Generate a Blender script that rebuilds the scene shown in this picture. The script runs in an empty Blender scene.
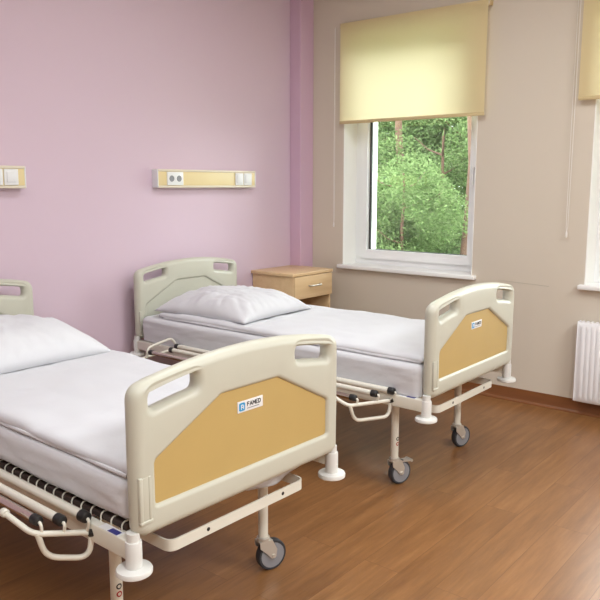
import bpy, bmesh, math, random
from mathutils import Vector, Matrix, noise
from mathutils.geometry import tessellate_polygon, delaunay_2d_cdt

random.seed(7)
scene = bpy.context.scene
COL = scene.collection

# ------------------------------------------------------------------ camera
CAM = Vector((-4.79485, -3.76210, 1.50077))
FW = Vector((0.767011, 0.622144, -0.156943)).normalized()
UP = Vector((0.121106, 0.099830, 0.987607))
RT = FW.cross(UP).normalized()
UP = RT.cross(FW).normalized()
cam_data = bpy.data.cameras.new('camera')
cam_data.sensor_width = 36.0
cam_data.lens = 36.0 * 726.21 / 600.0
cam_data.clip_start = 0.05
cam = bpy.data.objects.new('camera', cam_data)
COL.objects.link(cam)
M3 = Matrix((RT, UP, -FW)).transposed()
cam.matrix_world = Matrix.Translation(CAM) @ M3.to_4x4()
scene.camera = cam

# ------------------------------------------------------------------ light
world = bpy.data.worlds.new('overcast_sky')
scene.world = world
world.use_nodes = True
wnt = world.node_tree
bg = wnt.nodes['Background']
bg.inputs['Color'].default_value = (0.93, 0.97, 1.0, 1)
bg.inputs['Strength'].default_value = 9.0

scene.view_settings.view_transform = 'Standard'
scene.view_settings.look = 'None'
scene.view_settings.gamma = 1.0
scene.view_settings.use_curve_mapping = False
scene.view_settings.exposure = 0.36


def area(name, loc, sx, sy, power, color, rot=(0, 0, 0), portal=False):
    d = bpy.data.lights.new(name, 'AREA')
    d.shape = 'RECTANGLE'
    d.size, d.size_y = sx, sy
    d.energy = power
    d.color = color
    if portal:
        d.cycles.is_portal = True
    o = bpy.data.objects.new(name, d)
    o.location = loc
    o.rotation_euler = rot
    COL.objects.link(o)
    return o


FILL_TINT = (0.95, 0.98, 1.0)
area('ceiling_fill', (-2.0, -2.0, 3.15), 1.4, 0.9, 26, FILL_TINT)  # unseen fill lights added under the ceiling to brighten the room
area('ceiling_fill', (-4.6, -2.0, 3.15), 1.4, 0.9, 18, FILL_TINT)
area('ceiling_fill', (-2.0, -5.0, 3.15), 1.4, 0.9, 85, FILL_TINT)  # stronger added fill behind the camera, for the upright faces
area('ceiling_fill', (-4.6, -5.0, 3.15), 1.4, 0.9, 80, FILL_TINT)
WINS = [(-1.46, -0.319), (-3.391, -2.25), (-5.32, -4.18)]  # last opening is an unseen window, added to let in daylight
for (a, b) in WINS:                       # daylight portals in the outer window openings
    area('window_portal', (0.44, (a + b) / 2, 1.65), 1.6, b - a, 1, (1, 1, 1),
         (0, math.radians(90), 0), portal=True)

# ------------------------------------------------------------------ materials


def mat(name, color, rough=0.5, metal=0.0, spec=0.5, noise_amt=0.0, noise_scale=8.0, bump=0.0, bump_scale=200.0):
    m = bpy.data.materials.new(name)
    m.use_nodes = True
    nt = m.node_tree
    b = nt.nodes['Principled BSDF']
    b.inputs['Base Color'].default_value = (*color, 1)
    b.inputs['Roughness'].default_value = rough
    b.inputs['Metallic'].default_value = metal
    b.inputs['Specular IOR Level'].default_value = spec
    tc = nt.nodes.new('ShaderNodeTexCoord')
    if noise_amt:
        n = nt.nodes.new('ShaderNodeTexNoise')
        n.inputs['Scale'].default_value = noise_scale
        n.inputs['Detail'].default_value = 4
        nt.links.new(tc.outputs['Object'], n.inputs['Vector'])
        mx = nt.nodes.new('ShaderNodeMix')
        mx.data_type = 'RGBA'
        mx.inputs[6].default_value = (*[c * (1 - noise_amt) for c in color], 1)
        mx.inputs[7].default_value = (*[min(1, c * (1 + noise_amt)) for c in color], 1)
        nt.links.new(n.outputs['Fac'], mx.inputs[0])
        nt.links.new(mx.outputs[2], b.inputs['Base Color'])
    if bump:
        n2 = nt.nodes.new('ShaderNodeTexNoise')
        n2.inputs['Scale'].default_value = bump_scale
        n2.inputs['Detail'].default_value = 3
        nt.links.new(tc.outputs['Object'], n2.inputs['Vector'])
        bp = nt.nodes.new('ShaderNodeBump')
        bp.inputs['Strength'].default_value = bump
        bp.inputs['Distance'].default_value = 0.01
        nt.links.new(n2.outputs['Fac'], bp.inputs['Height'])
        nt.links.new(bp.outputs['Normal'], b.inputs['Normal'])
    return m


def srgb(r, g, b):
    def f(c):
        c /= 255.0
        return c / 12.92 if c <= 0.04045 else ((c + 0.055) / 1.055) ** 2.4
    return (f(r), f(g), f(b))


M = {}
M['pink'] = mat('pink_paint', srgb(214, 192, 207), 0.75, noise_amt=0.02, noise_scale=1.3, bump=0.04, bump_scale=140)
M['lilac'] = mat('lilac_paint', srgb(210, 178, 199), 0.75, noise_amt=0.02, noise_scale=2)
M['beige'] = mat('beige_paint', srgb(212, 202, 186), 0.75, noise_amt=0.02, noise_scale=1.5, bump=0.04, bump_scale=140)
M['ceil'] = mat('white_ceiling', (0.8, 0.8, 0.78), 0.9)
M['offwhite'] = mat('plain_paint', srgb(222, 212, 202), 0.8)
M['upvc'] = mat('white_window_plastic', (0.91, 0.92, 0.92), 0.3)
M['reveal'] = mat('white_reveal_paint', (0.94, 0.94, 0.90), 0.6)
M['sill'] = mat('white_sill', (0.92, 0.92, 0.90), 0.3)
M['gasket'] = mat('dark_grey_gasket', (0.05, 0.05, 0.05), 0.5)
M['cream'] = mat('cream_plastic', srgb(196, 195, 180), 0.38, noise_amt=0.015, noise_scale=5, bump=0.03, bump_scale=300)
M['cream_dark'] = mat('cream_plastic_groove', srgb(180, 176, 156), 0.45)
M['yellow'] = mat('ochre_laminate', srgb(190, 162, 102), 0.45, noise_amt=0.05, noise_scale=6)
M['metalwhite'] = mat('cream_coated_steel', srgb(222, 219, 206), 0.32, noise_amt=0.015)
M['discwhite'] = mat('white_bumper_plastic', srgb(222, 222, 218), 0.35)
M['black'] = mat('black_plastic', (0.015, 0.015, 0.015), 0.4)
M['dark'] = mat('dark_webbing', srgb(52, 38, 32), 0.7, noise_amt=0.3, noise_scale=25)
M['chrome'] = mat('brushed_chrome', (0.62, 0.56, 0.50), 0.25, metal=1.0)
M['zinc'] = mat('zinc_plated_steel', (0.66, 0.64, 0.58), 0.35, metal=0.6)
M['tyre'] = mat('dark_grey_rubber', (0.035, 0.037, 0.042), 0.6)
M['hub'] = mat('grey_hub_plastic', srgb(138, 140, 145), 0.45)
M['sheet'] = mat('white_cotton', (0.665, 0.67, 0.70), 0.85, spec=0.2, noise_amt=0.01, bump=0.10, bump_scale=60)
M['duvet'] = mat('white_duvet_cotton', (0.665, 0.67, 0.70), 0.85, spec=0.2, bump=0.10, bump_scale=45)
M['pillow'] = mat('white_pillow_cotton', (0.665, 0.67, 0.70), 0.85, spec=0.2, bump=0.10, bump_scale=40)
M['label'] = mat('white_label', (0.8, 0.8, 0.8), 0.35)
M['blue'] = mat('cyan_print', srgb(45, 150, 205), 0.4)
M['navy'] = mat('navy_print', srgb(60, 62, 130), 0.4)
M['ink'] = mat('black_print', (0.02, 0.025, 0.03), 0.4)
M['greyink'] = mat('grey_print', (0.3, 0.32, 0.34), 0.4)
M['red'] = mat('red_print', srgb(170, 40, 40), 0.4)
M['socket'] = mat('white_socket_plastic', (0.82, 0.83, 0.84), 0.35)
M['rail'] = mat('cream_rail_edge', srgb(226, 216, 196), 0.4)
M['railwood'] = mat('pale_yellow_laminate', srgb(230, 211, 160), 0.4, noise_amt=0.04, noise_scale=4)
M['rad'] = mat('white_enamel', (0.84, 0.84, 0.86), 0.35)
M['cord'] = mat('white_cord', (0.85, 0.83, 0.78), 0.5)
M['bark'] = mat('pine_bark', srgb(84, 60, 46), 0.9, noise_amt=0.35, noise_scale=9)
M['ground'] = mat('outside_ground', srgb(96, 120, 70), 0.95, noise_amt=0.3, noise_scale=3)
M['facade'] = mat('facade_render', (0.7, 0.68, 0.64), 0.9)


def wood(name, c1, c2, axis=0, scale=1.0, rough=0.4):
    m = bpy.data.materials.new(name)
    m.use_nodes = True
    nt = m.node_tree
    b = nt.nodes['Principled BSDF']
    b.inputs['Roughness'].default_value = rough
    tc = nt.nodes.new('ShaderNodeTexCoord')
    mp = nt.nodes.new('ShaderNodeMapping')
    s = [22 * scale] * 3
    s[axis] = 1.6 * scale
    mp.inputs['Scale'].default_value = s
    nt.links.new(tc.outputs['Object'], mp.inputs['Vector'])
    n = nt.nodes.new('ShaderNodeTexNoise')
    n.inputs['Scale'].default_value = 1.5
    n.inputs['Detail'].default_value = 6
    nt.links.new(mp.outputs[0], n.inputs['Vector'])
    mx = nt.nodes.new('ShaderNodeMix')
    mx.data_type = 'RGBA'
    mx.inputs[6].default_value = (*c1, 1)
    mx.inputs[7].default_value = (*c2, 1)
    nt.links.new(n.outputs['Fac'], mx.inputs[0])
    nt.links.new(mx.outputs[2], b.inputs['Base Color'])
    return m


M['beech'] = wood('beech_laminate', srgb(212, 178, 132), srgb(234, 204, 160), axis=0, scale=0.8)
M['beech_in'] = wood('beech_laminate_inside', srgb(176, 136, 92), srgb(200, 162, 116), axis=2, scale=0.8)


def floor_mat():
    m = bpy.data.materials.new('wood_vinyl_floor')
    m.use_nodes = True
    nt = m.node_tree
    L = nt.links.new
    b = nt.nodes['Principled BSDF']
    tc = nt.nodes.new('ShaderNodeTexCoord')
    br = nt.nodes.new('ShaderNodeTexBrick')
    br.inputs['Scale'].default_value = 1.0
    br.inputs['Brick Width'].default_value = 1.25
    br.inputs['Row Height'].default_value = 0.16
    br.inputs['Mortar Size'].default_value = 0.0012
    br.inputs['Mortar Smooth'].default_value = 0.3
    br.inputs['Color1'].default_value = (0.0, 0.0, 0.0, 1)
    br.inputs['Color2'].default_value = (1.0, 1.0, 1.0, 1)
    br.inputs['Mortar'].default_value = (0.35, 0.35, 0.35, 1)
    br.offset = 0.37
    L(tc.outputs['Object'], br.inputs['Vector'])
    sep = nt.nodes.new('ShaderNodeSeparateColor')
    L(br.outputs['Color'], sep.inputs[0])
    mp = nt.nodes.new('ShaderNodeMapping')
    mp.inputs['Scale'].default_value = (1.4, 14.0, 1.0)
    L(tc.outputs['Object'], mp.inputs['Vector'])
    off = nt.nodes.new('ShaderNodeVectorMath')
    off.operation = 'MULTIPLY_ADD'
    off.inputs[1].default_value = (3.0, 7.0, 5.0)
    L(br.outputs['Color'], off.inputs[0])
    L(mp.outputs[0], off.inputs[2])
    n = nt.nodes.new('ShaderNodeTexNoise')
    n.inputs['Scale'].default_value = 1.5
    n.inputs['Detail'].default_value = 9
    n.inputs['Roughness'].default_value = 0.68
    L(off.outputs[0], n.inputs['Vector'])
    add = nt.nodes.new('ShaderNodeMath')
    add.operation = 'MULTIPLY_ADD'
    add.inputs[1].default_value = 0.11
    L(sep.outputs[0], add.inputs[0])
    L(n.outputs['Fac'], add.inputs[2])
    rp = nt.nodes.new('ShaderNodeValToRGB')
    e = rp.color_ramp.elements
    e[0].position = 0.22
    e[0].color = (*srgb(104, 69, 40), 1)
    e[1].position = 0.98
    e[1].color = (*srgb(174, 128, 84), 1)
    mid = e.new(0.62)
    mid.color = (*srgb(142, 99, 60), 1)
    L(add.outputs[0], rp.inputs[0])
    mx = nt.nodes.new('ShaderNodeMix')
    mx.data_type = 'RGBA'
    mx.inputs[7].default_value = (*srgb(112, 74, 44), 1)
    L(br.outputs['Fac'], mx.inputs[0])
    L(rp.outputs[0], mx.inputs[6])
    L(mx.outputs[2], b.inputs['Base Color'])
    b.inputs['Roughness'].default_value = 0.33
    b.inputs['Specular IOR Level'].default_value = 0.5
    return m


M['floor'] = floor_mat()
M['coving'] = wood('wood_vinyl_coving', srgb(108, 66, 38), srgb(146, 94, 56), axis=1, scale=0.9, rough=0.35)


def blind_mat():
    m = bpy.data.materials.new('yellow_blind_fabric')
    m.use_nodes = True
    nt = m.node_tree
    nt.nodes.remove(nt.nodes['Principled BSDF'])
    out = nt.nodes['Material Output']
    d = nt.nodes.new('ShaderNodeBsdfDiffuse')
    d.inputs['Color'].default_value = (*srgb(232, 216, 172), 1)
    t = nt.nodes.new('ShaderNodeBsdfTranslucent')
    t.inputs['Color'].default_value = (*srgb(255, 243, 208), 1)
    mx = nt.nodes.new('ShaderNodeMixShader')
    mx.inputs[0].default_value = 0.43
    tc = nt.nodes.new('ShaderNodeTexCoord')
    w = nt.nodes.new('ShaderNodeTexNoise')
    w.inputs['Scale'].default_value = 160
    nt.links.new(tc.outputs['Object'], w.inputs['Vector'])
    bp = nt.nodes.new('ShaderNodeBump')
    bp.inputs['Strength'].default_value = 0.15
    bp.inputs['Distance'].default_value = 0.003
    nt.links.new(w.outputs['Fac'], bp.inputs['Height'])
    nt.links.new(bp.outputs[0], d.inputs['Normal'])
    nt.links.new(d.outputs[0], mx.inputs[1])
    nt.links.new(t.outputs[0], mx.inputs[2])
    nt.links.new(mx.outputs[0], out.inputs['Surface'])
    return m


M['blind'] = blind_mat()


def glass_mat():
    m = bpy.data.materials.new('window_glass')
    m.use_nodes = True
    nt = m.node_tree
    nt.nodes.remove(nt.nodes['Principled BSDF'])
    out = nt.nodes['Material Output']
    t = nt.nodes.new('ShaderNodeBsdfTransparent')
    t.inputs['Color'].default_value = (0.95, 0.98, 0.96, 1)
    g = nt.nodes.new('ShaderNodeBsdfGlossy')
    g.inputs['Roughness'].default_value = 0.02
    f = nt.nodes.new('ShaderNodeFresnel')
    f.inputs['IOR'].default_value = 1.45
    mx = nt.nodes.new('ShaderNodeMixShader')
    nt.links.new(f.outputs[0], mx.inputs[0])
    nt.links.new(t.outputs[0], mx.inputs[1])
    nt.links.new(g.outputs[0], mx.inputs[2])
    nt.links.new(mx.outputs[0], out.inputs['Surface'])
    return m


M['glass'] = glass_mat()


def leaf_mat(name, c1, c2):
    m = bpy.data.materials.new(name)
    m.use_nodes = True
    nt = m.node_tree
    nt.nodes.remove(nt.nodes['Principled BSDF'])
    out = nt.nodes['Material Output']
    geo = nt.nodes.new('ShaderNodeNewGeometry')
    mx = nt.nodes.new('ShaderNodeMix')
    mx.data_type = 'RGBA'
    mx.inputs[6].default_value = (*c1, 1)
    mx.inputs[7].default_value = (*c2, 1)
    nt.links.new(geo.outputs['Random Per Island'], mx.inputs[0])
    d = nt.nodes.new('ShaderNodeBsdfDiffuse')
    t = nt.nodes.new('ShaderNodeBsdfTranslucent')
    nt.links.new(mx.outputs[2], d.inputs['Color'])
    nt.links.new(mx.outputs[2], t.inputs['Color'])
    s = nt.nodes.new('ShaderNodeMixShader')
    s.inputs[0].default_value = 0.4
    nt.links.new(d.outputs[0], s.inputs[1])
    nt.links.new(t.outputs[0], s.inputs[2])
    nt.links.new(s.outputs[0], out.inputs['Surface'])
    return m


M['leaf_a'] = leaf_mat('fresh_green_leaves', srgb(86, 108, 64), srgb(120, 137, 92))
M['leaf_b'] = leaf_mat('deep_green_leaves', srgb(108, 132, 86), srgb(148, 168, 118))

# ------------------------------------------------------------------ mesh helpers


class MB:
    """collects shapes, then links them as ONE mesh object"""

    def __init__(self):
        self.v, self.f = [], []

    def add(self, verts, faces):
        o = len(self.v)
        self.v += [tuple(x) for x in verts]
        self.f += [tuple(i + o for i in f) for f in faces]
        return self

    def box(self, x0, y0, z0, x1, y1, z1, b=0.0):
        if b <= 0:
            v = [(x0, y0, z0), (x1, y0, z0), (x1, y1, z0), (x0, y1, z0),
                 (x0, y0, z1), (x1, y0, z1), (x1, y1, z1), (x0, y1, z1)]
            f = [(3, 2, 1, 0), (4, 5, 6, 7), (0, 1, 5, 4), (1, 2, 6, 5), (2, 3, 7, 6), (3, 0, 4, 7)]
            return self.add(v, f)
        bm = bmesh.new()
        bmesh.ops.create_cube(bm, size=1.0)
        bmesh.ops.scale(bm, verts=bm.verts, vec=(x1 - x0, y1 - y0, z1 - z0))
        bmesh.ops.translate(bm, verts=bm.verts, vec=((x0 + x1) / 2, (y0 + y1) / 2, (z0 + z1) / 2))
        bmesh.ops.bevel(bm, geom=list(bm.edges), offset=b, segments=3, profile=0.5, affect='EDGES')
        return self.bm(bm)

    def bm(self, bm):
        bm.verts.index_update()
        self.add([v.co.copy() for v in bm.verts], [[v.index for v in f.verts] for f in bm.faces])
        bm.free()
        return self

    def tube(self, pts, r, seg=12, fillet=0.0, fsteps=6, caps=True, radii=None):
        P = [Vector(p) for p in pts]
        if fillet > 0 and len(P) > 2:
            Q = [P[0]]
            for i in range(1, len(P) - 1):
                a, b, c = P[i - 1], P[i], P[i + 1]
                d1, d2 = (a - b), (c - b)
                t = min(fillet, d1.length * 0.48, d2.length * 0.48)
                s, e = b + d1.normalized() * t, b + d2.normalized() * t
                for k in range(fsteps + 1):
                    u = k / fsteps
                    Q.append(s * (1 - u) ** 2 + b * 2 * u * (1 - u) + e * u * u)
            Q.append(P[-1])
            P = Q
        n = len(P)
        T = []
        for i in range(n):
            d = (P[min(i + 1, n - 1)] - P[max(i - 1, 0)])
            T.append(d.normalized())
        ref = Vector((0, 0, 1)) if abs(T[0].z) < 0.9 else Vector((1, 0, 0))
        N = (ref - T[0] * ref.dot(T[0])).normalized()
        verts, faces = [], []
        for i in range(n):
            N = (N - T[i] * N.dot(T[i])).normalized()
            B = T[i].cross(N)
            rr = radii[i] if radii else r
            for k in range(seg):
                a = 2 * math.pi * k / seg
                verts.append(P[i] + (N * math.cos(a) + B * math.sin(a)) * rr)
        for i in range(n - 1):
            for k in range(seg):
                k2 = (k + 1) % seg
                faces.append((i * seg + k, i * seg + k2, (i + 1) * seg + k2, (i + 1) * seg + k))
        if caps:
            faces.append(tuple(range(seg - 1, -1, -1)))
            faces.append(tuple((n - 1) * seg + k for k in range(seg)))
        return self.add(verts, faces)

    def lathe(self, prof, seg=24, M=None):
        """prof: (r, z) list, closed with caps where r>0"""
        verts, faces = [], []
        for (r, z) in prof:
            for k in range(seg):
                a = 2 * math.pi * k / seg
                v = Vector((r * math.cos(a), r * math.sin(a), z))
                verts.append(M @ v if M else v)
        for i in range(len(prof) - 1):
            for k in range(seg):
                k2 = (k + 1) % seg
                faces.append((i * seg + k, i * seg + k2, (i + 1) * seg + k2, (i + 1) * seg + k))
        faces.append(tuple(range(seg - 1, -1, -1)))
        faces.append(tuple((len(prof) - 1) * seg + k for k in range(seg)))
        return self.add(verts, faces)

    def build(self, name, material, parent=None, smooth=True, angle=40):
        me = bpy.data.meshes.new(name)
        me.from_pydata(self.v, [], self.f)
        bm = bmesh.new()
        bm.from_mesh(me)
        bmesh.ops.recalc_face_normals(bm, faces=bm.faces)
        bm.to_mesh(me)
        bm.free()
        if smooth:
            for p in me.polygons:
                p.use_smooth = True
            me.set_sharp_from_angle(angle=math.radians(angle))
        me.materials.append(material)
        o = bpy.data.objects.new(name, me)
        COL.objects.link(o)
        if parent:
            o.parent = parent
        return o


def empty(name, loc):
    o = bpy.data.objects.new(name, None)
    o.empty_display_size = 0.1
    o.location = loc
    COL.objects.link(o)
    return o


def tag(o, label=None, cat=None, group=None, kind=None):
    for k, v in (('label', label), ('category', cat), ('group', group), ('kind', kind)):
        if v:
            o[k] = v
    return o


def struct(o):
    o['kind'] = 'structure'
    return o


def copy_tree(o, parent=None):
    c = o.copy()
    COL.objects.link(c)
    if parent:
        c.parent = parent
    for ch in list(o.children):
        copy_tree(ch, c)
    return c


# ------------------------------------------------------------------ room shell
X0, Y0, H = -7.6, -7.0, 3.2
YW = 0.10           # face of the pink wall
WT = 0.43           # window wall thickness
struct(MB().box(X0, Y0, -0.1, 0.0, YW, 0.0).build('floor', M['floor'], smooth=False))
struct(MB().box(X0, Y0, H, WT, YW + 0.2, H + 0.12).build('ceiling', M['ceil'], smooth=False))
struct(MB().box(X0, YW, 0, 0.0, YW + 0.2, H).build('wall_back', M['pink'], smooth=False))
struct(MB().box(X0 - 0.2, Y0, 0, X0, YW + 0.2, H).build('wall_left', M['offwhite'], smooth=False))
struct(MB().box(X0 - 0.2, Y0 - 0.2, 0, WT, Y0, H).build('wall_front', M['offwhite'], smooth=False))
# lilac pilaster boxed into the corner
struct(MB().box(-0.166, -0.012, 0, 0.0, YW, H, 0.006).build('pillar_corner', M['lilac'], smooth=False))
ZS, ZT = 0.835, 2.66
w = MB()
edges = sorted([(a, b) for a, b in WINS])
ycur = Y0 - 0.2
for a, b in edges:
    w.box(0, ycur, 0, WT, a, H)
    w.box(0, a, 0, WT, b, ZS)
    w.box(0, a, ZT, WT, b, H)
    ycur = b
w.box(0, ycur, 0, WT, YW + 0.2, H)
struct(w.build('wall_right', M['beige'], smooth=False))
# hairline crack in the window wall
ck = MB()
pts = [(-0.0008, -1.66, 0.8425), (-0.0008, -1.74, 0.8395), (-0.0008, -1.82, 0.836), (-0.0008, -1.90, 0.8325), (-0.0008, -2.02, 0.8285)]
ck.tube(pts, 0.0012, seg=6)
struct(ck.build('trim_4', M['cream_dark']))


def coving(name, p0, p1, inward):
    """wood vinyl flooring turned up the wall with a hollow foot"""
    p0, p1, n = Vector(p0), Vector(p1), Vector(inward)
    prof = [(0.0, 0.0), (0.03, 0.0), (0.03, 0.002), (0.018, 0.006), (0.009, 0.016), (0.005, 0.03), (0.004, 0.088), (0.0, 0.090)]
    mb = MB()
    vs = []
    for p in (p0, p1):
        for d, z in prof:
            vs.append(p + n * d + Vector((0, 0, z)))
    k = len(prof)
    fs = [(i, (i + 1) % k, k + (i + 1) % k, k + i) for i in range(k)]
    fs += [tuple(range(k)), tuple(range(2 * k - 1, k - 1, -1))]
    mb.add(vs, fs)
    struct(mb.build(name, M['coving'], angle=25))


coving('baseboard_right', (0, Y0, 0), (0, -0.012, 0), (-1, 0, 0))
coving('baseboard_back', (X0, YW, 0), (-0.166, YW, 0), (0, -1, 0))

# windows -----------------------------------------------------------
fx1_ = 0.246
for i, (a, b) in enumerate(WINS):
    root = MB()
    # liner of the reveal (inside and outside the frame)
    t = 0.006
    root.box(-0.001, b - t, ZS, WT, b, ZT).box(-0.001, a, ZS, WT, a + t, ZT)
    root.box(-0.001, a, ZT - t, WT, b, ZT).box(0.2, a, ZS, WT + 0.04, b, ZS + 0.02)
    root.box(fx1_, b - 0.038, ZS + 0.02, WT + 0.002, b - t, ZT - t).box(fx1_, a + t, ZS + 0.02, WT + 0.002, a + 0.038, ZT - t)
    win = struct(root.build('window_%d' % (i + 1), M['reveal'], smooth=False))
    fx0, fx1 = 0.175, 0.245
    fr = MB()
    fw = 0.055
    z0, z1 = ZS + 0.026, ZT - t
    y0, y1 = a + t, b - t
    for (ya, yb, za, zb) in ((y0, y0 + fw, z0, z1), (y1 - fw, y1, z0, z1), (y0 + fw, y1 - fw, z0, z0 + fw), (y0 + fw, y1 - fw, z1 - fw, z1)):
        fr.box(fx0, ya, za, fx1, yb, zb)
    fr.build('window_frame', M['upvc'], win, smooth=False)
    sa = MB()
    sw = 0.070
    y0, y1, z0, z1 = y0 + fw - 0.008, y1 - fw + 0.008, z0 + fw - 0.008, z1 - fw + 0.008
    for (ya, yb, za, zb) in ((y0, y0 + sw, z0, z1), (y1 - sw, y1, z0, z1), (y0 + sw, y1 - sw, z0, z0 + sw), (y0 + sw, y1 - sw, z1 - sw, z1)):
        sa.box(fx0 - 0.018, ya, za, fx1 - 0.02, yb, zb)
    sa.build('window_sash', M['upvc'], win, smooth=False)
    ga = MB()
    g = 0.004
    y0, y1, z0, z1 = y0 + sw, y1 - sw, z0 + sw, z1 - sw
    for (ya, yb, za, zb) in ((y0, y0 + 0.004, z0, z1), (y1 - 0.018, y1, z0, z1), (y0 + 0.004, y1 - 0.018, z0, z0 + g), (y0 + 0.004, y1 - 0.018, z1 - g, z1)):
        ga.box(fx0 + 0.016, ya, za, fx1 - 0.034, yb, zb)
    ga.build('gasket', M['gasket'], win, smooth=False)
    MB().box(0.198, y0, z0, 0.202, y1, z1).build('pane', M['glass'], win, smooth=False)
    hd = MB()
    yc = a + 0.08
    zc = 1.62
    hd.box(fx0 - 0.028, yc - 0.014, zc - 0.035, fx0 - 0.016, yc + 0.014, zc + 0.035, 0.003)
    hd.tube([(fx0 - 0.02, yc, zc), (fx0 - 0.06, yc, zc), (fx0 - 0.06, yc, zc - 0.12)], 0.009, fillet=0.02)
    hd.build('window_handle', M['upvc'], win)
    MB().box(-0.045, a - 0.035, ZS - 0.004, fx0 + 0.01, b + 0.03, ZS + 0.026, 0.006).build('window_sill', M['sill'], win)

# ------------------------------------------------------------------ roller blinds


def roller_blind(ya, yb, ztop, zbot, cord_y, label):
    root = empty('roller_blind', (-0.045, (ya + yb) / 2, ztop))
    ox, oy, oz = root.location
    hw = (yb - ya) / 2
    fab = MB()
    ny, nz = 24, 30
    vs, fs = [], []
    for j in range(nz + 1):
        for k in range(ny + 1):
            y = -hw + 2 * hw * k / ny
            z = -(ztop - zbot) * j / nz
            x = -0.006 + 0.0025 * math.sin(k * 0.55) * (j / nz) + (0.0 if j else 0.004)
            vs.append((x, y, z))
    for j in range(nz):
        for k in range(ny):
            i = j * (ny + 1) + k
            fs.append((i, i + 1, i + ny + 2, i + ny + 1))
    fab.add(vs, fs)
    fab.build('fabric', M['blind'], root)
    MB().tube([(0.018, -hw - 0.006, -0.020), (0.018, hw + 0.006, -0.020)], 0.019, seg=18).build('roller', M['rail'], root)
    for s in (-1, 1):
        MB().box(0.002, s * (hw + 0.008) - 0.003, -0.036, 0.044, s * (hw + 0.008) + 0.003, 0.0, 0.001).build('bracket', M['blindbar'], root)
    MB().box(-0.011, -hw, zbot - ztop - 0.006, 0.003, hw, zbot - ztop + 0.018, 0.004).build('bottom_bar', M['blindbar'], root)
    dy = cord_y - oy
    zc = -(ztop - 1.19)
    c = MB()
    c.tube([(0.002, dy - 0.012, -0.02), (0.012, dy - 0.010, zc * 0.6), (0.02, dy - 0.006, zc + 0.04), (0.02, dy, zc)], 0.0018, seg=6)
    c.tube([(0.034, dy + 0.014, -0.02), (0.028, dy + 0.011, zc * 0.6), (0.024, dy + 0.006, zc + 0.04), (0.02, dy, zc)], 0.0018, seg=6)
    c.build('pull_cord', M['cord'], root)
    MB().lathe([(0.003, zc + 0.012), (0.006, zc + 0.006), (0.007, zc - 0.022), (0.003, zc - 0.030)], 10,
               Matrix.Translation((0.02, dy, 0))).build('cord_weight', M['cord'], root)
    tag(root, label, 'blind', 'yellow roller blinds')
    return root


M['blindbar'] = mat('yellow_blind_hem', srgb(206, 186, 140), 0.7)
roller_blind(-1.528, -0.312, 2.725, 1.975, -0.245, 'yellow roller blind half lowered over the window nearest the room corner')
roller_blind(-3.40, -2.158, 2.725, 2.03, -2.125, 'yellow roller blind over the window above the radiator')

# ------------------------------------------------------------------ radiator
rad = empty('radiator', (-0.065, -2.83, 0.10))
ry0, ry1 = -0.575, 0.575
rz1 = 0.53
pl = MB()
prof = []
nr = 34
for k in range(nr):
    yb = ry0 + 0.02 + (ry1 - ry0 - 0.04) * k / nr
    st = (ry1 - ry0 - 0.04) / nr
    prof += [(0.0, yb), (-0.007, yb + st * 0.22), (-0.007, yb + st * 0.72), (0.0, yb + st * 0.94)]
prof = [(0.0, ry0)] + prof + [(0.0, ry1)]
zl = [0.0, 0.012, 0.03, 0.045, rz1 - 0.045, rz1 - 0.03, rz1 - 0.012, rz1]
amp = [0, 0, 0, 1, 1, 0, 0, 0]
inset = [0.012, 0.003, 0, 0, 0, 0, 0.003, 0.012]
vs, fs = [], []
for z, am, ins in zip(zl, amp, inset):
    for (dx, y) in prof:
        vs.append((-0.028 + dx * am + ins, y, z))
n = len(prof)
for j in range(len(zl) - 1):
    for k in range(n - 1):
        fs.append((j * n + k, j * n + k + 1, (j + 1) * n + k + 1, (j + 1) * n + k))
pl.add(vs, fs)
pl.build('front_panel', M['rad'], rad, angle=50)
MB().box(-0.016, ry0, 0.004, 0.03, ry1, rz1 - 0.004, 0.003).build('body', M['rad'], rad)
for s in (ry0, ry1):
    MB().box(-0.03, s - 0.003, 0.006, 0.034, s + 0.003, rz1 + 0.002, 0.002).build('side_cover', M['rad'], rad)
gr = MB()
for k in range(40):
    y = ry0 + 0.02 + (ry1 - ry0 - 0.04) * k / 39
    gr.box(-0.022, y - 0.008, rz1 - 0.004, 0.03, y + 0.004, rz1 + 0.002)
gr.build('top_grille', M['rad'], rad, smooth=False)
for y in (-0.35, 0.35):
    MB().box(0.028, y - 0.02, 0.08, 0.062, y + 0.02, 0.45).build('wall_bracket', M['rad'], rad, smooth=False)
tag(rad, 'white ribbed panel radiator on the beige wall under the window at right', 'radiator')

# ------------------------------------------------------------------ wall rails with sockets


def plate(y, x0, x1, z0, z1, rail, mode):
    p = MB().box(x0, -0.066, z0, x1, -0.058, z1, 0.002).build('socket_plate' if mode == 'socket' else 'switch_plate', M['socket'], rail)
    if mode == 'socket':
        for c in (0.27, 0.73):
            hs = MB()
            xc = x0 + (x1 - x0) * c
            zc = (z0 + z1) / 2
            R = Matrix.Translation((xc, -0.0655, zc)) @ Matrix.Rotation(math.radians(90), 4, 'X')
            hs.lathe([(0.021, 0), (0.021, 0.0015), (0.019, 0.003), (0.018, 0.0015)], 20, R)
            hs.build('socket_well', M['hub'], p)
    else:
        MB().box(x0 + 0.014, -0.0705, z0 + 0.016, x1 - 0.014, -0.0655, z1 - 0.014, 0.002).build('rocker', M['socket'], p)


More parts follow.
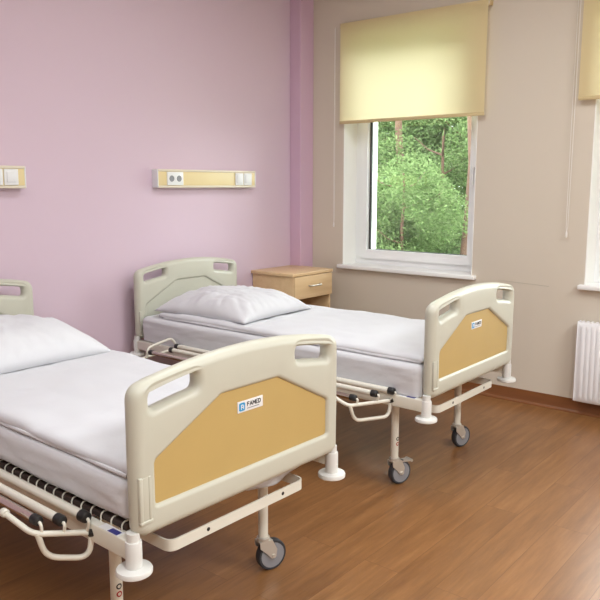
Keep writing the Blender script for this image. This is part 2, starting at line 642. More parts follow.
def wall_rail(x, label):
    r = empty('socket_rail', (x, YW, 1.478))
    Lh = 0.475
    MB().box(-Lh, -0.05, 0.004, Lh, 0.0, 0.120, 0.004).build('housing', M['rail'], r)
    MB().box(-Lh + 0.004, -0.058, 0.016, Lh - 0.004, -0.048, 0.108, 0.002).build('front_strip', M['railwood'], r)
    e = MB()
    e.box(-Lh, -0.062, 0.0, Lh, 0.0, 0.016, 0.004)
    e.box(-Lh, -0.062, 0.108, Lh, 0.0, 0.124, 0.004)
    e.build('edge_profile', M['rail'], r)
    for s in (-1, 1):
        MB().box(s * Lh - 0.004, -0.060, 0.002, s * Lh + 0.004, 0.0, 0.122, 0.003).build('end_cap', M['socket'], r)
    plate(0, -0.400, -0.258, 0.018, 0.106, r, 'socket')
    plate(0, 0.255, 0.338, 0.018, 0.106, r, 'switch')
    plate(0, 0.346, 0.429, 0.018, 0.106, r, 'switch')
    tag(r, label, 'socket rail', 'socket rails on the pink wall')
    return r


r1 = wall_rail(-1.125, 'pale yellow socket rail on the pink wall above the bed by the cabinet')
r2 = copy_tree(r1)
r2.location.x = -3.030
r2['label'] = 'pale yellow socket rail on the pink wall above the bed nearest the camera'

# ------------------------------------------------------------------ bedside cabinet
cab = empty('bedside_cabinet', (-0.40, -0.115, 0))
cx0, cx1, cy0, cy1, cz = -0.235, 0.235, -0.205, 0.205, 0.815
MB().box(-0.250, -0.218, cz, 0.250, 0.210, cz + 0.024, 0.003).build('top_panel', M['beech'], cab)
for s in (-1, 1):
    xa = cx0 if s < 0 else cx1 - 0.018
    MB().box(xa, cy0, 0.0, xa + 0.018, cy1, cz, 0.001).build('side_panel', M['beech'], cab)
MB().box(cx0 + 0.018, cy1 - 0.010, 0.05, cx1 - 0.018, cy1, cz).build('back_panel', M['beech_in'], cab)
MB().box(cx0 + 0.018, cy0 + 0.004, 0.36, cx1 - 0.018, cy1 - 0.01, 0.378).build('shelf', M['beech_in'], cab)
MB().box(cx0 + 0.018, cy0 + 0.004, 0.05, cx1 - 0.018, cy1 - 0.01, 0.068).build('bottom_panel', M['beech_in'], cab)
MB().box(cx0 + 0.018, cy0 + 0.03, 0.0, cx1 - 0.018, cy0 + 0.045, 0.05).build('plinth', M['beech_in'], cab)
dr = MB().box(cx0 + 0.002, cy0 - 0.018, 0.640, cx1 - 0.002, cy0, cz - 0.004, 0.002).build('drawer', M['beech'], cab)
db = MB()
db.box(cx0 + 0.026, cy0, 0.66, cx1 - 0.026, cy1 - 0.03, 0.668)
db.box(cx0 + 0.026, cy0, 0.66, cx0 + 0.036, cy1 - 0.03, 0.77).box(cx1 - 0.036, cy0, 0.66, cx1 - 0.026, cy1 - 0.03, 0.77)
db.box(cx0 + 0.026, cy1 - 0.04, 0.66, cx1 - 0.026, cy1 - 0.03, 0.77)
db.build('drawer_box', M['beech_in'], dr, smooth=False)
hh = MB().tube([(-0.065, cy0 - 0.018, 0.735), (-0.065, cy0 - 0.045, 0.735), (0.065, cy0 - 0.045, 0.735), (0.065, cy0 - 0.018, 0.735)], 0.006, fillet=0.012)
hh.build('handle', M['zinc'], dr)
dd = MB().box(cx0 + 0.002, cy0 - 0.018, 0.055, cx1 - 0.002, cy0, 0.372, 0.002).build('door', M['beech'], cab)
MB().tube([(-0.2, cy0 - 0.018, 0.26), (-0.2, cy0 - 0.045, 0.26), (-0.2, cy0 - 0.045, 0.34), (-0.2, cy0 - 0.018, 0.34)], 0.006, fillet=0.012).build('door_handle', M['zinc'], dd)
tag(cab, 'beech bedside cabinet with one drawer over an open shelf in the corner', 'cabinet')

# ------------------------------------------------------------------ hospital beds


def rounded(poly, r, steps=8):
    """fillet the corners of a closed polygon; r a number or one per corner"""
    out = []
    n = len(poly)
    for i in range(n):
        a, b, c = Vector(poly[i - 1]), Vector(poly[i]), Vector(poly[(i + 1) % n])
        rr = r[i] if isinstance(r, (list, tuple)) else r
        d1, d2 = (a - b), (c - b)
        if rr <= 0 or d1.normalized().dot(d2.normalized()) < -0.998:
            out.append(b)
            continue
        ang = d1.angle(d2)
        t = min(rr / math.tan(ang / 2), d1.length * 0.49, d2.length * 0.49)
        s, e = b + d1.normalized() * t, b + d2.normalized() * t
        for k in range(steps + 1):
            u = k / steps
            out.append(s * (1 - u) ** 2 + b * 2 * u * (1 - u) + e * u * u)
    return out


def ccw(L):
    a = sum(L[i - 1].x * L[i].y - L[i].x * L[i - 1].y for i in range(len(L)))
    return L if a > 0 else L[::-1]


def offset_loop(L, d):
    """move a ccw loop inwards by d"""
    n = len(L)
    out = []
    for i in range(n):
        t = (L[(i + 1) % n] - L[i - 1]).normalized()
        nrm = Vector((-t.y, t.x))
        out.append(L[i] + nrm * d)
    return out


def weld(o, d=0.0004):
    bm = bmesh.new()
    bm.from_mesh(o.data)
    bmesh.ops.remove_doubles(bm, verts=bm.verts, dist=d)
    bmesh.ops.recalc_face_normals(bm, faces=bm.faces)
    bm.to_mesh(o.data)
    bm.free()
    for p in o.data.polygons:
        p.use_smooth = True


def inside(c, poly):
    r = False
    for i in range(len(poly)):
        (x1, y1), (x2, y2) = poly[i - 1], poly[i]
        if (y1 > c.y) != (y2 > c.y) and c.x < (x2 - x1) * (c.y - y1) / (y2 - y1) + x1:
            r = not r
    return r


def slab(mb, loops, bevels, y0, y1, steps=6):
    """loops[0] outer, the others holes (x,z); rounded edges of radius bevels[i]; y0 front, y1 back"""
    base = []
    rings_all = []
    for li, (L, b) in enumerate(zip(loops, bevels)):
        L = ccw(L)
        sgn = 1 if li == 0 else -1
        rings = []
        prof = []
        for k in range(steps + 1):
            a = math.pi / 2 * k / steps
            prof.append((b * (1 - math.sin(a)), y0 + b * (1 - math.cos(a))))
        for k in range(steps, -1, -1):
            a = math.pi / 2 * k / steps
            prof.append((b * (1 - math.sin(a)), y1 - b * (1 - math.cos(a))))
        for (ins, y) in prof:
            R = offset_loop(L, sgn * ins)
            rings.append([(p.x, y, p.y) for p in R])
        rings_all.append(rings)
        n = len(L)
        vs = [p for R in rings for p in R]
        fs = []
        for j in range(len(rings) - 1):
            for k in range(n):
                k2 = (k + 1) % n
                fs.append((j * n + k, j * n + k2, (j + 1) * n + k2, (j + 1) * n + k))
        mb.add(vs, fs)
    for idx in (0, -1):
        flat, cons = [], []
        for rr in rings_all:
            o, n = len(flat), len(rr[idx])
            flat += rr[idx]
            cons += [(o + k, o + (k + 1) % n) for k in range(n)]
        y = flat[0][1]
        v2, _, tri, _, _, _ = delaunay_2d_cdt([Vector((p[0], p[2])) for p in flat], cons, [], 0, 1e-6)
        keep = []
        for t in tri:
            c = (v2[t[0]] + v2[t[1]] + v2[t[2]]) / 3
            ins = [inside(c, [(p[0], p[2]) for p in rr[idx]]) for rr in rings_all]
            if ins[0] and not any(ins[1:]):
                keep.append(tuple(t))
        mb.add([(p.x, y, p.y) for p in v2], keep)


def arch(x):
    return 1.003 - 0.24 * x * x


def board_loops():
    top = [(x, arch(x)) for x in [0.375 - 0.75 * k / 28 for k in range(29)]]
    zc = arch(0.463)
    pts = [(0.430, 0.508), (0.462, 0.528), (0.464, 0.70), (0.463, zc)] + top + [(-0.463, zc), (-0.464, 0.70), (-0.462, 0.528), (-0.430, 0.508)]
    rr = [0.03, 0.03, 0.0, 0.062] + [0.0] * 29 + [0.062, 0.0, 0.03, 0.03]
    out = rounded(pts, rr)
    slots = []
    for s in (-1, 1):
        xs = [0.224, 0.262, 0.300, 0.362, 0.402]
        up = [(s * x, arch(x) - 0.036 - 0.004 * (1 - (x - 0.224) / 0.178)) for x in xs]
        dn = [(s * x, arch(x) - 0.088) for x in xs[::-1]]
        P = up + dn
        r = [0.026] + [0] * 3 + [0.026] + [0.026] + [0] * 3 + [0.026]
        slots.append(rounded(P, r, 6))
    pan = rounded([(-0.392, 0.596), (-0.392, 0.728), (-0.130, 0.864), (0.130, 0.864), (0.392, 0.728), (0.392, 0.596)],
                  [0.012, 0.02, 0.03, 0.03, 0.02, 0.012], 5)
    return out, slots, pan


def panel_poly(grow):
    return rounded([(-0.392 - grow, 0.596 - grow), (-0.392 - grow, 0.728 + grow * 0.6), (-0.130 - grow * 0.4, 0.864 + grow), (0.130 + grow * 0.4, 0.864 + grow),
                    (0.392 + grow, 0.728 + grow * 0.6), (0.392 + grow, 0.596 - grow)], 0.02, 5)


def make_board(name, root, y, face, panel_mat, sign, wide=False):
    """face=-1: the decorated side looks towards -y"""
    out, slots, pan = board_loops()
    mb = MB()
    slab(mb, [out] + slots + [pan], [0.0295, 0.026, 0.026, 0.015], -0.030, 0.030)
    bd = mb.build(name, M['cream'], root, angle=35)
    weld(bd, 0.0001)
    bd.data.set_sharp_from_angle(angle=math.radians(35))
    bd.location = (0, y + 0.008, 0)
    p = MB()
    slab(p, [panel_poly(0.006)], [0.001], -0.019, 0.017, 2)
    p.build('panel', panel_mat, bd, angle=35)
    # clip strip at the outer end of the board
    c = MB()
    xa = -0.454
    for (x0, x1) in ((xa, xa + 0.012), (xa + 0.032, xa + 0.042)):
        c.box(x0, -0.0330, 0.560, x1, -0.020, 0.692, 0.003)
    c.box(xa, -0.0345, 0.552, xa + 0.044, -0.020, 0.563, 0.003)
    c.build('clip_strip', M['cream'], bd)
    MB().box(xa + 0.010, -0.0308, 0.560, xa + 0.034, -0.018, 0.690, 0.001).build('clip_groove', M['cream'], bd)
    if sign:
        MB().box(-0.058, -0.0215, 0.782, 0.058, -0.0185, 0.819, 0.001).build('maker_plate', M['label'], bd)
        e = MB()
        sq = rounded([(-0.052, 0.787), (-0.052, 0.814), (-0.025, 0.814), (-0.025, 0.787)], 0.006, 4)
        slab(e, [sq], [0.0003], -0.0222, -0.021, 1)
        e.build('emblem', M['blue'], bd)
        e2 = MB()
        e2.box(-0.044, -0.0228, 0.792, -0.041, -0.022, 0.808)
        e2.box(-0.041, -0.0228, 0.805, -0.034, -0.022, 0.808)
        e2.box(-0.041, -0.0228, 0.798, -0.035, -0.022, 0.801)
        e2.box(-0.034, -0.0228, 0.793, -0.031, -0.022, 0.805)
        e2.build('emblem_figure', M['label'], bd, smooth=False)
        glyphs = {'F': [((0, 0), (0, 1)), ((0, 1), (1, 1)), ((0, .52), (.8, .52))],
                  'A': [((0, 0), (.5, 1)), ((.5, 1), (1, 0)), ((.22, .33), (.78, .33))],
                  'M': [((0, 0), (0, 1)), ((0, 1), (.5, .35)), ((.5, .35), (1, 1)), ((1, 1), (1, 0))],
                  'E': [((0, 0), (0, 1)), ((0, 1), (1, 1)), ((0, .5), (.85, .5)), ((0, 0), (1, 0))],
                  'D': [((0, 0), (0, 1)), ((0, 1), (.6, 1)), ((.6, 1), (1, .7)), ((1, .7), (1, .3)), ((1, .3), (.6, 0)), ((.6, 0), (0, 0))]}
        t = MB()
        gx = -0.0145
        for ch, gw in zip('FAMED', (0.0080, 0.0100, 0.0105, 0.0078, 0.0090)):
            for (p, q) in glyphs[ch]:
                p = Vector((gx + p[0] * gw, 0.7985 + p[1] * 0.0125))
                q = Vector((gx + q[0] * gw, 0.7985 + q[1] * 0.0125))
                d = (q - p).normalized()
                p, q = p - d * 0.001, q + d * 0.001
                n = Vector((-d.y, d.x)) * 0.00135
                c4 = [p - n, q - n, q + n, p + n]
                t.add([(c.x, yy, c.y) for yy in (-0.0222, -0.0210) for c in c4],
                      [(0, 1, 2, 3), (7, 6, 5, 4), (0, 4, 5, 1), (1, 5, 6, 2), (2, 6, 7, 3), (3, 7, 4, 0)])
            gx += gw + 0.0038
        t.build('lettering', M['ink'], bd, smooth=False)
        MB().box(-0.016, -0.0220, 0.7895, 0.040, -0.021, 0.7925).build('underline', M['greyink'], bd, smooth=False)
    if not sign and not wide:
        bd.location.z = 0.016
    if face > 0:
        bd.rotation_euler = (0, 0, math.pi)
    return bd


def bumper(root, x, y):
    b = MB()
    b.lathe([(0.046, 0.403), (0.052, 0.407), (0.0525, 0.416), (0.050, 0.421), (0.030, 0.4235), (0.0245, 0.424)], 32, Matrix.Translation((x, y, 0)))
    b.lathe([(0.0235, 0.4235), (0.024, 0.426), (0.024, 0.499), (0.0225, 0.503)], 28, Matrix.Translation((x, y, 0)))
    b.lathe([(0.019, 0.5025), (0.019, 0.528)], 24, Matrix.Translation((x, y, 0)))
    return b.build('bumper', M['discwhite'], root)


def leg(root, x, y, brake, sticker, yaw):
    L = MB().tube([(x, y, 0.128), (x, y, 0.452)], 0.0195, seg=20)
    lg = L.build('leg', M['metalwhite'], root)
    # swivel castor: trailing wheel
    R = Matrix.Translation((x, y, 0)) @ Matrix.Rotation(yaw, 4, 'Z')
    f = MB()
    f.lathe([(0.022, 0.128), (0.026, 0.132), (0.026, 0.142), (0.021, 0.146)], 20, Matrix.Translation((x, y, 0)))
    for s in (-1, 1):
        outline = [(-0.026, 0.128), (0.030, 0.128), (0.050, 0.088), (0.045, 0.056), (0.026, 0.052), (0.004, 0.078), (-0.024, 0.104)]
        pts = rounded(outline, 0.008, 4)
        vs = []
        for yy in (s * 0.020, s * 0.0235):
            vs += [R @ Vector((p.x, yy, p.y)) for p in pts]
        n = len(pts)
        fs = [tuple(range(n)), tuple(range(2 * n - 1, n - 1, -1))] + [(k, (k + 1) % n, n + (k + 1) % n, n + k) for k in range(n)]
        f.add(vs, fs)
    bmx = bmesh.new()
    bmesh.ops.create_cube(bmx, size=1)
    bmesh.ops.scale(bmx, verts=bmx.verts, vec=(0.056, 0.046, 0.006))
    bmesh.ops.translate(bmx, verts=bmx.verts, vec=(0.002, 0, 0.128))
    bmesh.ops.transform(bmx, verts=bmx.verts, matrix=R)
    f.bm(bmx)
    A = R @ Matrix.Translation((0.034, 0, 0.0625)) @ Matrix.Rotation(math.radians(90), 4, 'X')
    f.lathe([(0.008, -0.028), (0.008, 0.028)], 12, A)
    f.build('castor_fork', M['zinc'], lg)
    t = MB().lathe([(0.050, -0.016), (0.059, -0.016), (0.0625, -0.010), (0.0625, 0.010), (0.059, 0.016), (0.050, 0.016)], 36, A)
    t.build('wheel', M['tyre'], lg)
    h = MB().lathe([(0.016, -0.0185), (0.020, -0.017), (0.044, -0.0165), (0.051, -0.0165), (0.051, 0.0165), (0.044, 0.0165), (0.020, 0.017), (0.016, 0.0185)], 32, A)
    h.build('wheel_hub', M['hub'], lg)
    if brake:
        b = MB()
        vs = [R @ Vector(p) for p in ((0.02, -0.018, 0.118), (0.02, 0.018, 0.118), (0.095, 0.022, 0.112), (0.095, -0.022, 0.112),
                                      (0.02, -0.018, 0.124), (0.02, 0.018, 0.124), (0.095, 0.022, 0.118), (0.095, -0.022, 0.118))]
        b.add(vs, [(3, 2, 1, 0), (4, 5, 6, 7), (0, 1, 5, 4), (1, 2, 6, 5), (2, 3, 7, 6), (3, 0, 4, 7)])
        b.tube([R @ Vector((0.095, -0.024, 0.116)), R @ Vector((0.095, 0.024, 0.116))], 0.007, seg=10)
        b.build('brake_pedal', M['zinc'], lg)
    if sticker:
        for zc, m in ((0.246, 'ink'), (0.220, 'red')):
            s = MB()
            vs, fs = [], []
            nn = 20
            for k in range(nn):
                a = 2 * math.pi * k / nn
                for rad_ in (0.010, 0.0055):
                    ang = -1.72 + rad_ * math.cos(a) / 0.0198
                    vs.append((x + 0.0199 * math.cos(ang), y + 0.0199 * math.sin(ang), zc + rad_ * math.sin(a)))
            for k in range(nn):
                k2 = (k + 1) % nn
                fs.append((2 * k, 2 * k2, 2 * k2 + 1, 2 * k + 1))
            s.add(vs, fs)
            s.build('sticker', M[m], lg)
    return lg


def side_rail(root, s, wide=False):
    """three folded rails along one side and their end brackets; s=-1 on the left"""
    spec = [(0.484, 0.205, 1.72, 0.5225, 0.0150, 'metalwhite'), (0.546, 0.235, 1.68, 0.525, 0.0140, 'metalwhite'), (0.604, 0.265, 1.72, 0.537, 0.0125, 'chrome')]
    if wide:
        spec = [(0.482, 0.180, 1.72, 0.5225, 0.0150, 'metalwhite'), (0.562, 0.225, 1.68, 0.520, 0.0140, 'metalwhite'), (0.685, 0.262, 1.72, 0.522, 0.0125, 'chrome')]
    for (x, ya, yb, z, r, m) in spec:
        t = MB().tube([(s * x, ya, z), (s * x, yb, z)], r, seg=16).build('side_rail', M[m], root)
        for yy, d in ((ya, -1), (yb, 1)):
            MB().tube([(s * x, yy - d * 0.02, z), (s * x, yy + d * 0.004, z), (s * x, yy + d * 0.010, z), (s * x, yy + d * 0.014, z)], r, seg=16,
                   radii=[r + 0.003, r + 0.003, r + 0.001, r - 0.006]).build('end_cap', M['black'], t)
    # foot-end bracket
    b = MB()
    down = s < 0
    piv, c3, c0, c1 = (s * 0.470, 0.195, 0.472), (s * 0.628, 0.250, 0.508), (s * 0.478, 0.200, 0.392), (s * 0.592, 0.248, 0.422)
    if wide:
        c3, c1 = (s * 0.735, 0.262, 0.494), (s * 0.690, 0.255, 0.412)
    if not down:
        c0, c1 = (s * 0.478, 0.200, 0.560), (s * 0.592, 0.248, 0.570)
    b.tube([piv, c3, (c3[0] + s * 0.022, 0.365, 0.545)], 0.0088, fillet=0.03)
    b.tube([(c3[0] - s * 0.012, c3[1] - 0.004, c3[2] - 0.003), c1, c0, (piv[0] - 0.0 * s, piv[1], piv[2] + 0.01)], 0.0088, fillet=0.04)
    b.lathe([(0.010, -0.012), (0.013, -0.008), (0.013, 0.008), (0.010, 0.012)], 16,
            Matrix.Translation((c3[0] + s * 0.022, 0.367, 0.5455)) @ Matrix.Rotation(math.radians(90), 4, 'X'))
    for (x, ya, yb, z, r, m) in spec:
        u = (x - 0.470) / (abs(c3[0]) - 0.470)
        q = Vector(piv).lerp(Vector(c3), max(0.03, min(0.93, u)))
        b.tube([(s * x, ya + 0.0, z), (s * (x + 0.002), ya - 0.024, z - 0.004), q], 0.005, seg=8, fillet=0.01)
    br = b.build('rail_bracket', M['metalwhite'], root)
    MB().lathe([(0.012, -0.014), (0.0145, -0.010), (0.0145, 0.010), (0.012, 0.014)], 16,
               Matrix.Translation((s * 0.470, 0.190, 0.474)) @ Matrix.Rotation(math.radians(65), 4, 'X')).build('pivot_cap', M['black'], br)
    MB().tube([(s * 0.43, 0.19, 0.474), (s * 0.472, 0.19, 0.474)], 0.008, seg=10).build('pivot_pin', M['chrome'], br)
    # head-end bracket, loop folded up
    h = MB()
    piv2, e2 = (s * 0.455, 1.735, 0.507), (s * 0.760, 1.775, 0.478)
    h.tube([piv2, e2], 0.008)
    h.tube([(s * 0.68, 1.765, 0.486), (s * 0.67, 1.765, 0.540), (s * 0.50, 1.745, 0.575), (s * 0.463, 1.738, 0.512)], 0.008, fillet=0.03)
    hb = h.build('rail_bracket', M['metalwhite'], root)
    MB().tube([(s * 0.43, 1.735, 0.51), (s * 0.466, 1.735, 0.51)], 0.011, seg=12).build('pivot_cap', M['black'], hb)


def make_bed(loc, wide=False):
    root = empty('hospital_bed', loc)
    make_board('footboard', root, 0.0, -1, M['yellow'], True)
    make_board('headboard', root, 2.125, -1, M['cream'], False, wide)
    for x in (-0.458, 0.458):
        bumper(root, x, 0.008)
        bumper(root, x, 2.133)
    for s in (-1, 1):
        MB().box(s * 0.462 - 0.016, 0.02, 0.448, s * 0.462 + 0.016, 2.105, 0.506, 0.004).build('side_frame', M['metalwhite'], root)
        MB().box(s * 0.430 - 0.014, 0.06, 0.508, s * 0.430 + 0.014, 2.06, 0.528, 0.004).build('platform_edge', M['dark'], root)
    lab = MB().box(-0.4765, 0.056, 0.5055, -0.448, 0.150, 0.5068).build('frame_label', M['label'], root, smooth=False)
    MB().box(-0.475, 0.064, 0.5066, -0.455, 0.108, 0.5074).build('frame_label_print', M['navy'], lab, smooth=False)
    y = 0.075
    while y < 2.05:
        MB().tube([(-0.4475, y, 0.505), (-0.4475, y, 0.523), (-0.440, y, 0.5315), (-0.420, y, 0.5315)], 0.0026, seg=6, fillet=0.008, fsteps=3).build('mesh_hook', M['metalwhite'], root)
        y += 0.052
    # wire mesh lying surface
    ms = MB()
    for i in range(22):
        x = -0.42 + 0.84 * i / 21
        ms.tube([(x, 0.07, 0.5305), (x, 2.05, 0.5305)], 0.0025, seg=5)
    for i in range(36):
        yy = 0.08 + 1.96 * i / 35
        ms.tube([(-0.42, yy, 0.5275), (0.42, yy, 0.5275)], 0.0025, seg=5)
    ms.build('lying_surface', M['metalwhite'], root)
    for yy in (0.23, 1.80):
        MB().box(-0.447, yy - 0.02, 0.450, 0.447, yy + 0.02, 0.490, 0.003).build('cross_beam', M['metalwhite'], root)
    MB().box(-0.447, 0.058, 0.486, 0.447, 0.078, 0.507, 0.003).build('end_beam', M['metalwhite'], root)
    MB().box(-0.447, 2.065, 0.452, 0.447, 2.085, 0.500, 0.003).build('end_beam', M['metalwhite'], root)
    mc = MB()
    mc.tube([(-0.20, 1.05, 0.475), (-0.20, 1.62, 0.475)], 0.022, seg=14)
    mc.tube([(-0.20, 1.62, 0.475), (-0.20, 1.80, 0.475)], 0.012, seg=12)
    mc.tube([(0.0, 0.23, 0.47), (0.0, 1.80, 0.47)], 0.018, seg=12)
    mc.build('tilt_mechanism', M['black'], root)
    # flat bumper bar below the footboard
    P = rounded([(-0.317, 0.21), (-0.317, 0.022), (0.317, 0.022), (0.317, 0.21), (0.311, 0.21), (0.311, 0.028), (-0.311, 0.028), (-0.311, 0.21)],
                [0, 0.035, 0.035, 0, 0, 0.029, 0.029, 0], 6)
    n = len(P)
    vs = [(p.x, p.y, 0.401) for p in P] + [(p.x, p.y, 0.438) for p in P]
    fs = [(k, (k + 1) % n, n + (k + 1) % n, n + k) for k in range(n)]
    bar = MB().add(vs, fs)
    tr = tessellate_polygon([[Vector((p.x, p.y, 0)) for p in P]])
    bar.add([(p.x, p.y, 0.401) for p in P], [tuple(t) for t in tr]).add([(p.x, p.y, 0.438) for p in P], [tuple(t) for t in tr])
    for x in (-0.314, 0.314):
        bar.box(x - 0.008, 0.195, 0.43, x + 0.008, 0.215, 0.455)
    bo = bar.build('foot_bar', M['metalwhite'], root, angle=50)
    for x in (-0.160, 0.195):
        MB().tube([(x, 0.0212, 0.420), (x, 0.024, 0.420)], 0.0065, seg=14).build('bar_hole', M['black'], bo)
    for (x, y, br, st, yaw) in ((-0.368, 0.23, True, True, -0.35), (0.312, 0.23, False, False, -0.30), (-0.345, 1.80, False, False, 0.5), (0.345, 1.80, True, False, -0.4)):
        leg(root, x, y, br, st, yaw)
    side_rail(root, -1, wide)
    side_rail(root, 1)
    return root


B1 = (-3.138, -2.200, 0)
B2 = (-1.415, -2.163, 0)
bed_a = make_bed(B1)
bed_b = make_bed(B2, True)
YAW1 = math.radians(-1.3)
bed_a.rotation_euler = (0, 0, YAW1)
tag(bed_a, 'cream hospital bed with ochre foot panel standing nearest the camera at left', 'hospital bed', 'hospital beds')
tag(bed_b, 'cream hospital bed with ochre foot panel beside the bedside cabinet', 'hospital bed', 'hospital beds')

# ------------------------------------------------------------------ bedding


def rounded_slab(hx, y0, y1, z0, z1, r, fx, nx=44, ny=110, drop=None):
    """closed soft slab: top grid wrinkled by fx(x,y), rounded rim, flat underside"""
    vs, fs = [], []

    def prof(u):
        # u in 0..1 from edge inwards -> height factor
        return math.sqrt(max(0.0, 1 - (1 - min(1, u)) ** 2))
    hy = (y1 - y0) / 2
    yc = (y0 + y1) / 2

    def coord(t, h, rr):
        # denser samples in the rim
        return math.sin(t * math.pi / 2) * h * 0.35 + t * h * 0.65
    for j in range(ny + 1):
        for i in range(nx + 1):
            tx, ty = -1 + 2 * i / nx, -1 + 2 * j / ny
            x, y = coord(tx, hx, r), coord(ty, hy, r)
            e = min(hx - abs(x), hy - abs(y))
            h = prof(e / r)
            vs.append((x, yc + y, z0 + (z1 - z0) * (0.42 + 0.58 * h) + fx(x, yc + y) * h))
    base = len(vs)
    for j in range(ny + 1):
        for i in range(nx + 1):
            tx, ty = -1 + 2 * i / nx, -1 + 2 * j / ny
            x, y = coord(tx, hx, r), coord(ty, hy, r)
            e = min(hx - abs(x), hy - abs(y))
            h = prof(e / r)
            vs.append((x, yc + y, z0 + (z1 - z0) * (0.42 * (1 - h))))
    W = nx + 1
    for j in range(ny):
        for i in range(nx):
            a = j * W + i
            fs.append((a, a + 1, a + W + 1, a + W))
            fs.append((base + a, base + a + W, base + a + W + 1, base + a + 1))
    return MB().add(vs, fs)


def nz(x, y, s, seed=0.0):
    return noise.noise(Vector((x * s + seed, y * s - seed, seed * 1.7)))


def mattress(loc, label, seed, z0=0.534, hx=0.450, skirt=False):
    """tall foam block in a tucked-in sheet: stacked rings for a soft box"""
    y0, y1, z1, r = 0.040, 2.085, 0.664, 0.03
    nX, nY = 16, 70
    ringpts = []
    rc = 0.05
    P = rounded([(-hx, y0), (hx, y0), (hx, y1), (-hx, y1)], rc, 6)
    # densify
    D = []
    for i in range(len(P)):
        a, b = P[i], P[(i + 1) % len(P)]
        m = max(1, int((b - a).length / 0.035))
        for k in range(m):
            D.append(a.lerp(b, k / m))
    D = ccw(D)
    prof = []
    if skirt:
        prof += [(0.016, z0), (0.011, z0), (0.010, 0.510), (0.004, 0.5075), (0.0, 0.509), (0.0, 0.52), (0.0, 0.535), (0.0, 0.55)]
    else:
        for k in range(6):
            a = math.pi / 2 * k / 5
            prof.append((r * (1 - math.sin(a)), z0 + r * (1 - math.cos(a))))
    for k in range(1, 6):
        prof.append((0, z0 + r + (z1 - z0 - 2 * r) * k / 6))
    for k in range(5, -1, -1):
        a = math.pi / 2 * k / 5
        prof.append((r * (1 - math.sin(a)), z1 - r * (1 - math.cos(a))))
    vs, fs = [], []
    for (ins, z) in prof:
        R = offset_loop(D, ins)
        for p in R:
            f = min(1.0, max(0.0, (z - z0) / (z1 - z0)))
            w = 0.010 * nz(p.x + p.y, z * 5, 5.5, seed) * math.sin(math.pi * f) + 0.006 * nz(p.x + p.y, z * 2.0, 17, seed)* math.sin(math.pi * f)
            q = p + Vector((math.copysign(w, p.x) if abs(abs(p.x) - hx) < 0.06 else 0, 0))
            zz = z + (0.006 * nz(p.x + p.y, 0, 6, seed + 3) if f < 0.3 else 0)
            vs.append((q.x, q.y, zz if skirt else max(zz, z0)))
    n = len(D)
    for j in range(len(prof) - 1):
        for k in range(n):
            k2 = (k + 1) % n
            fs.append((j * n + k, j * n + k2, (j + 1) * n + k2, (j + 1) * n + k))
    fs.append(tuple(range(n - 1, -1, -1)))
    fs.append(tuple((len(prof) - 1) * n + k for k in range(n)))
    o = MB().add(vs, fs).build('mattress', M['sheet'], None, angle=60)
    o.location = loc
    tag(o, label, 'mattress', 'sheeted mattresses')
    return o


def duvet(loc, label, seed, tuck):
    def fx(x, y):
        w = 0.009 * nz(x * 0.7, y * 1.3, 3.0, seed) + 0.005 * nz(x * 1.4, y * 0.8, 8.0, seed + 4)
        w += 0.008 * abs(nz(x * 0.5 + y * 0.9, y * 0.25, 7, seed + 9))
        # crease of a folded layer running lengthwise
        w -= 0.005 * math.exp(-((x + 0.12 + 0.03 * math.sin(y * 2.2)) / 0.03) ** 2) * (0.5 + 0.5 * nz(y, 0, 2, seed))
        return w
    mb = rounded_slab(0.445, 0.045, tuck, 0.6655, 0.700, 0.040, fx)
    vv = []
    for (x, y, z) in mb.v:     # wavy hem
        k = max(0, (abs(x) - 0.36) / 0.09)
        x += math.copysign(1, x) * k * (0.008 * nz(y, 0, 4, seed) - (0.012 if x < 0 else 0.0))
        vv.append((x, y, z))
    mb.v = vv
    o = mb.build('duvet', M['duvet'], None, angle=70)
    weld(o)
    o.location = loc
    tag(o, label, 'duvet', 'white duvets')
    # second, folded-under layer showing as a lip along the side
    lip = MB()
    pts = []
    for k in range(60):
        y = 0.06 + (tuck - 0.12) * k / 59
        pts.append((-0.430 + 0.006 * nz(y, 0, 4, seed + 2), y, 0.6735 + 0.002 * nz(y, 1, 6, seed)))
    lip.tube(pts, 0.0075, seg=8)
    lip.build('hem', M['duvet'], o)
    return o


def pillow(loc, label, seed, hx, hy, hz, yaw, droop=0.0):
    vs, fs = [], []
    n = 56
    top = []
    for side in (1, -1):
        for j in range(n + 1):
            for i in range(n + 1):
                u, v = -1 + 2 * i / n, -1 + 2 * j / n
                u = math.copysign(abs(u) ** 0.85, u)
                v = math.copysign(abs(v) ** 0.85, v)
                h = ((1 - abs(u) ** 2.9) * (1 - abs(v) ** 2.9)) ** 0.52
                x = u * hx * (1 - 0.07 * (1 - v * v))
                y = v * hy * (1 - 0.06 * (1 - u * u))
                if side > 0:
                    z = hz * h
                    z += 0.016 * h * nz(u * 0.9, v * 0.9, 2.2, seed)
                    rim = max(abs(u), abs(v))
                    z += 0.034 * h * abs(nz(math.atan2(v, u) * 1.6, rim * 0.7, 3.2, seed + 5)) * rim
                    z += 0.008 * h * nz(u * 2 + v, v - u, 4, seed + 1)
                else:
                    z = -0.012 * h
                vs.append((x, y, z))
    W = n + 1
    for s in (0, 1):
        o0 = s * W * W
        for j in range(n):
            for i in range(n):
                a = o0 + j * W + i
                fs.append((a, a + 1, a + W + 1, a + W) if s == 0 else (a, a + W, a + W + 1, a + 1))
    o = MB().add(vs, fs).build('pillow', M['pillow'], None, angle=80)
    weld(o, 0.0008)
    o.location = loc
    o.rotation_euler = (0, 0, yaw)
    tag(o, label, 'pillow', 'white pillows')
    return o


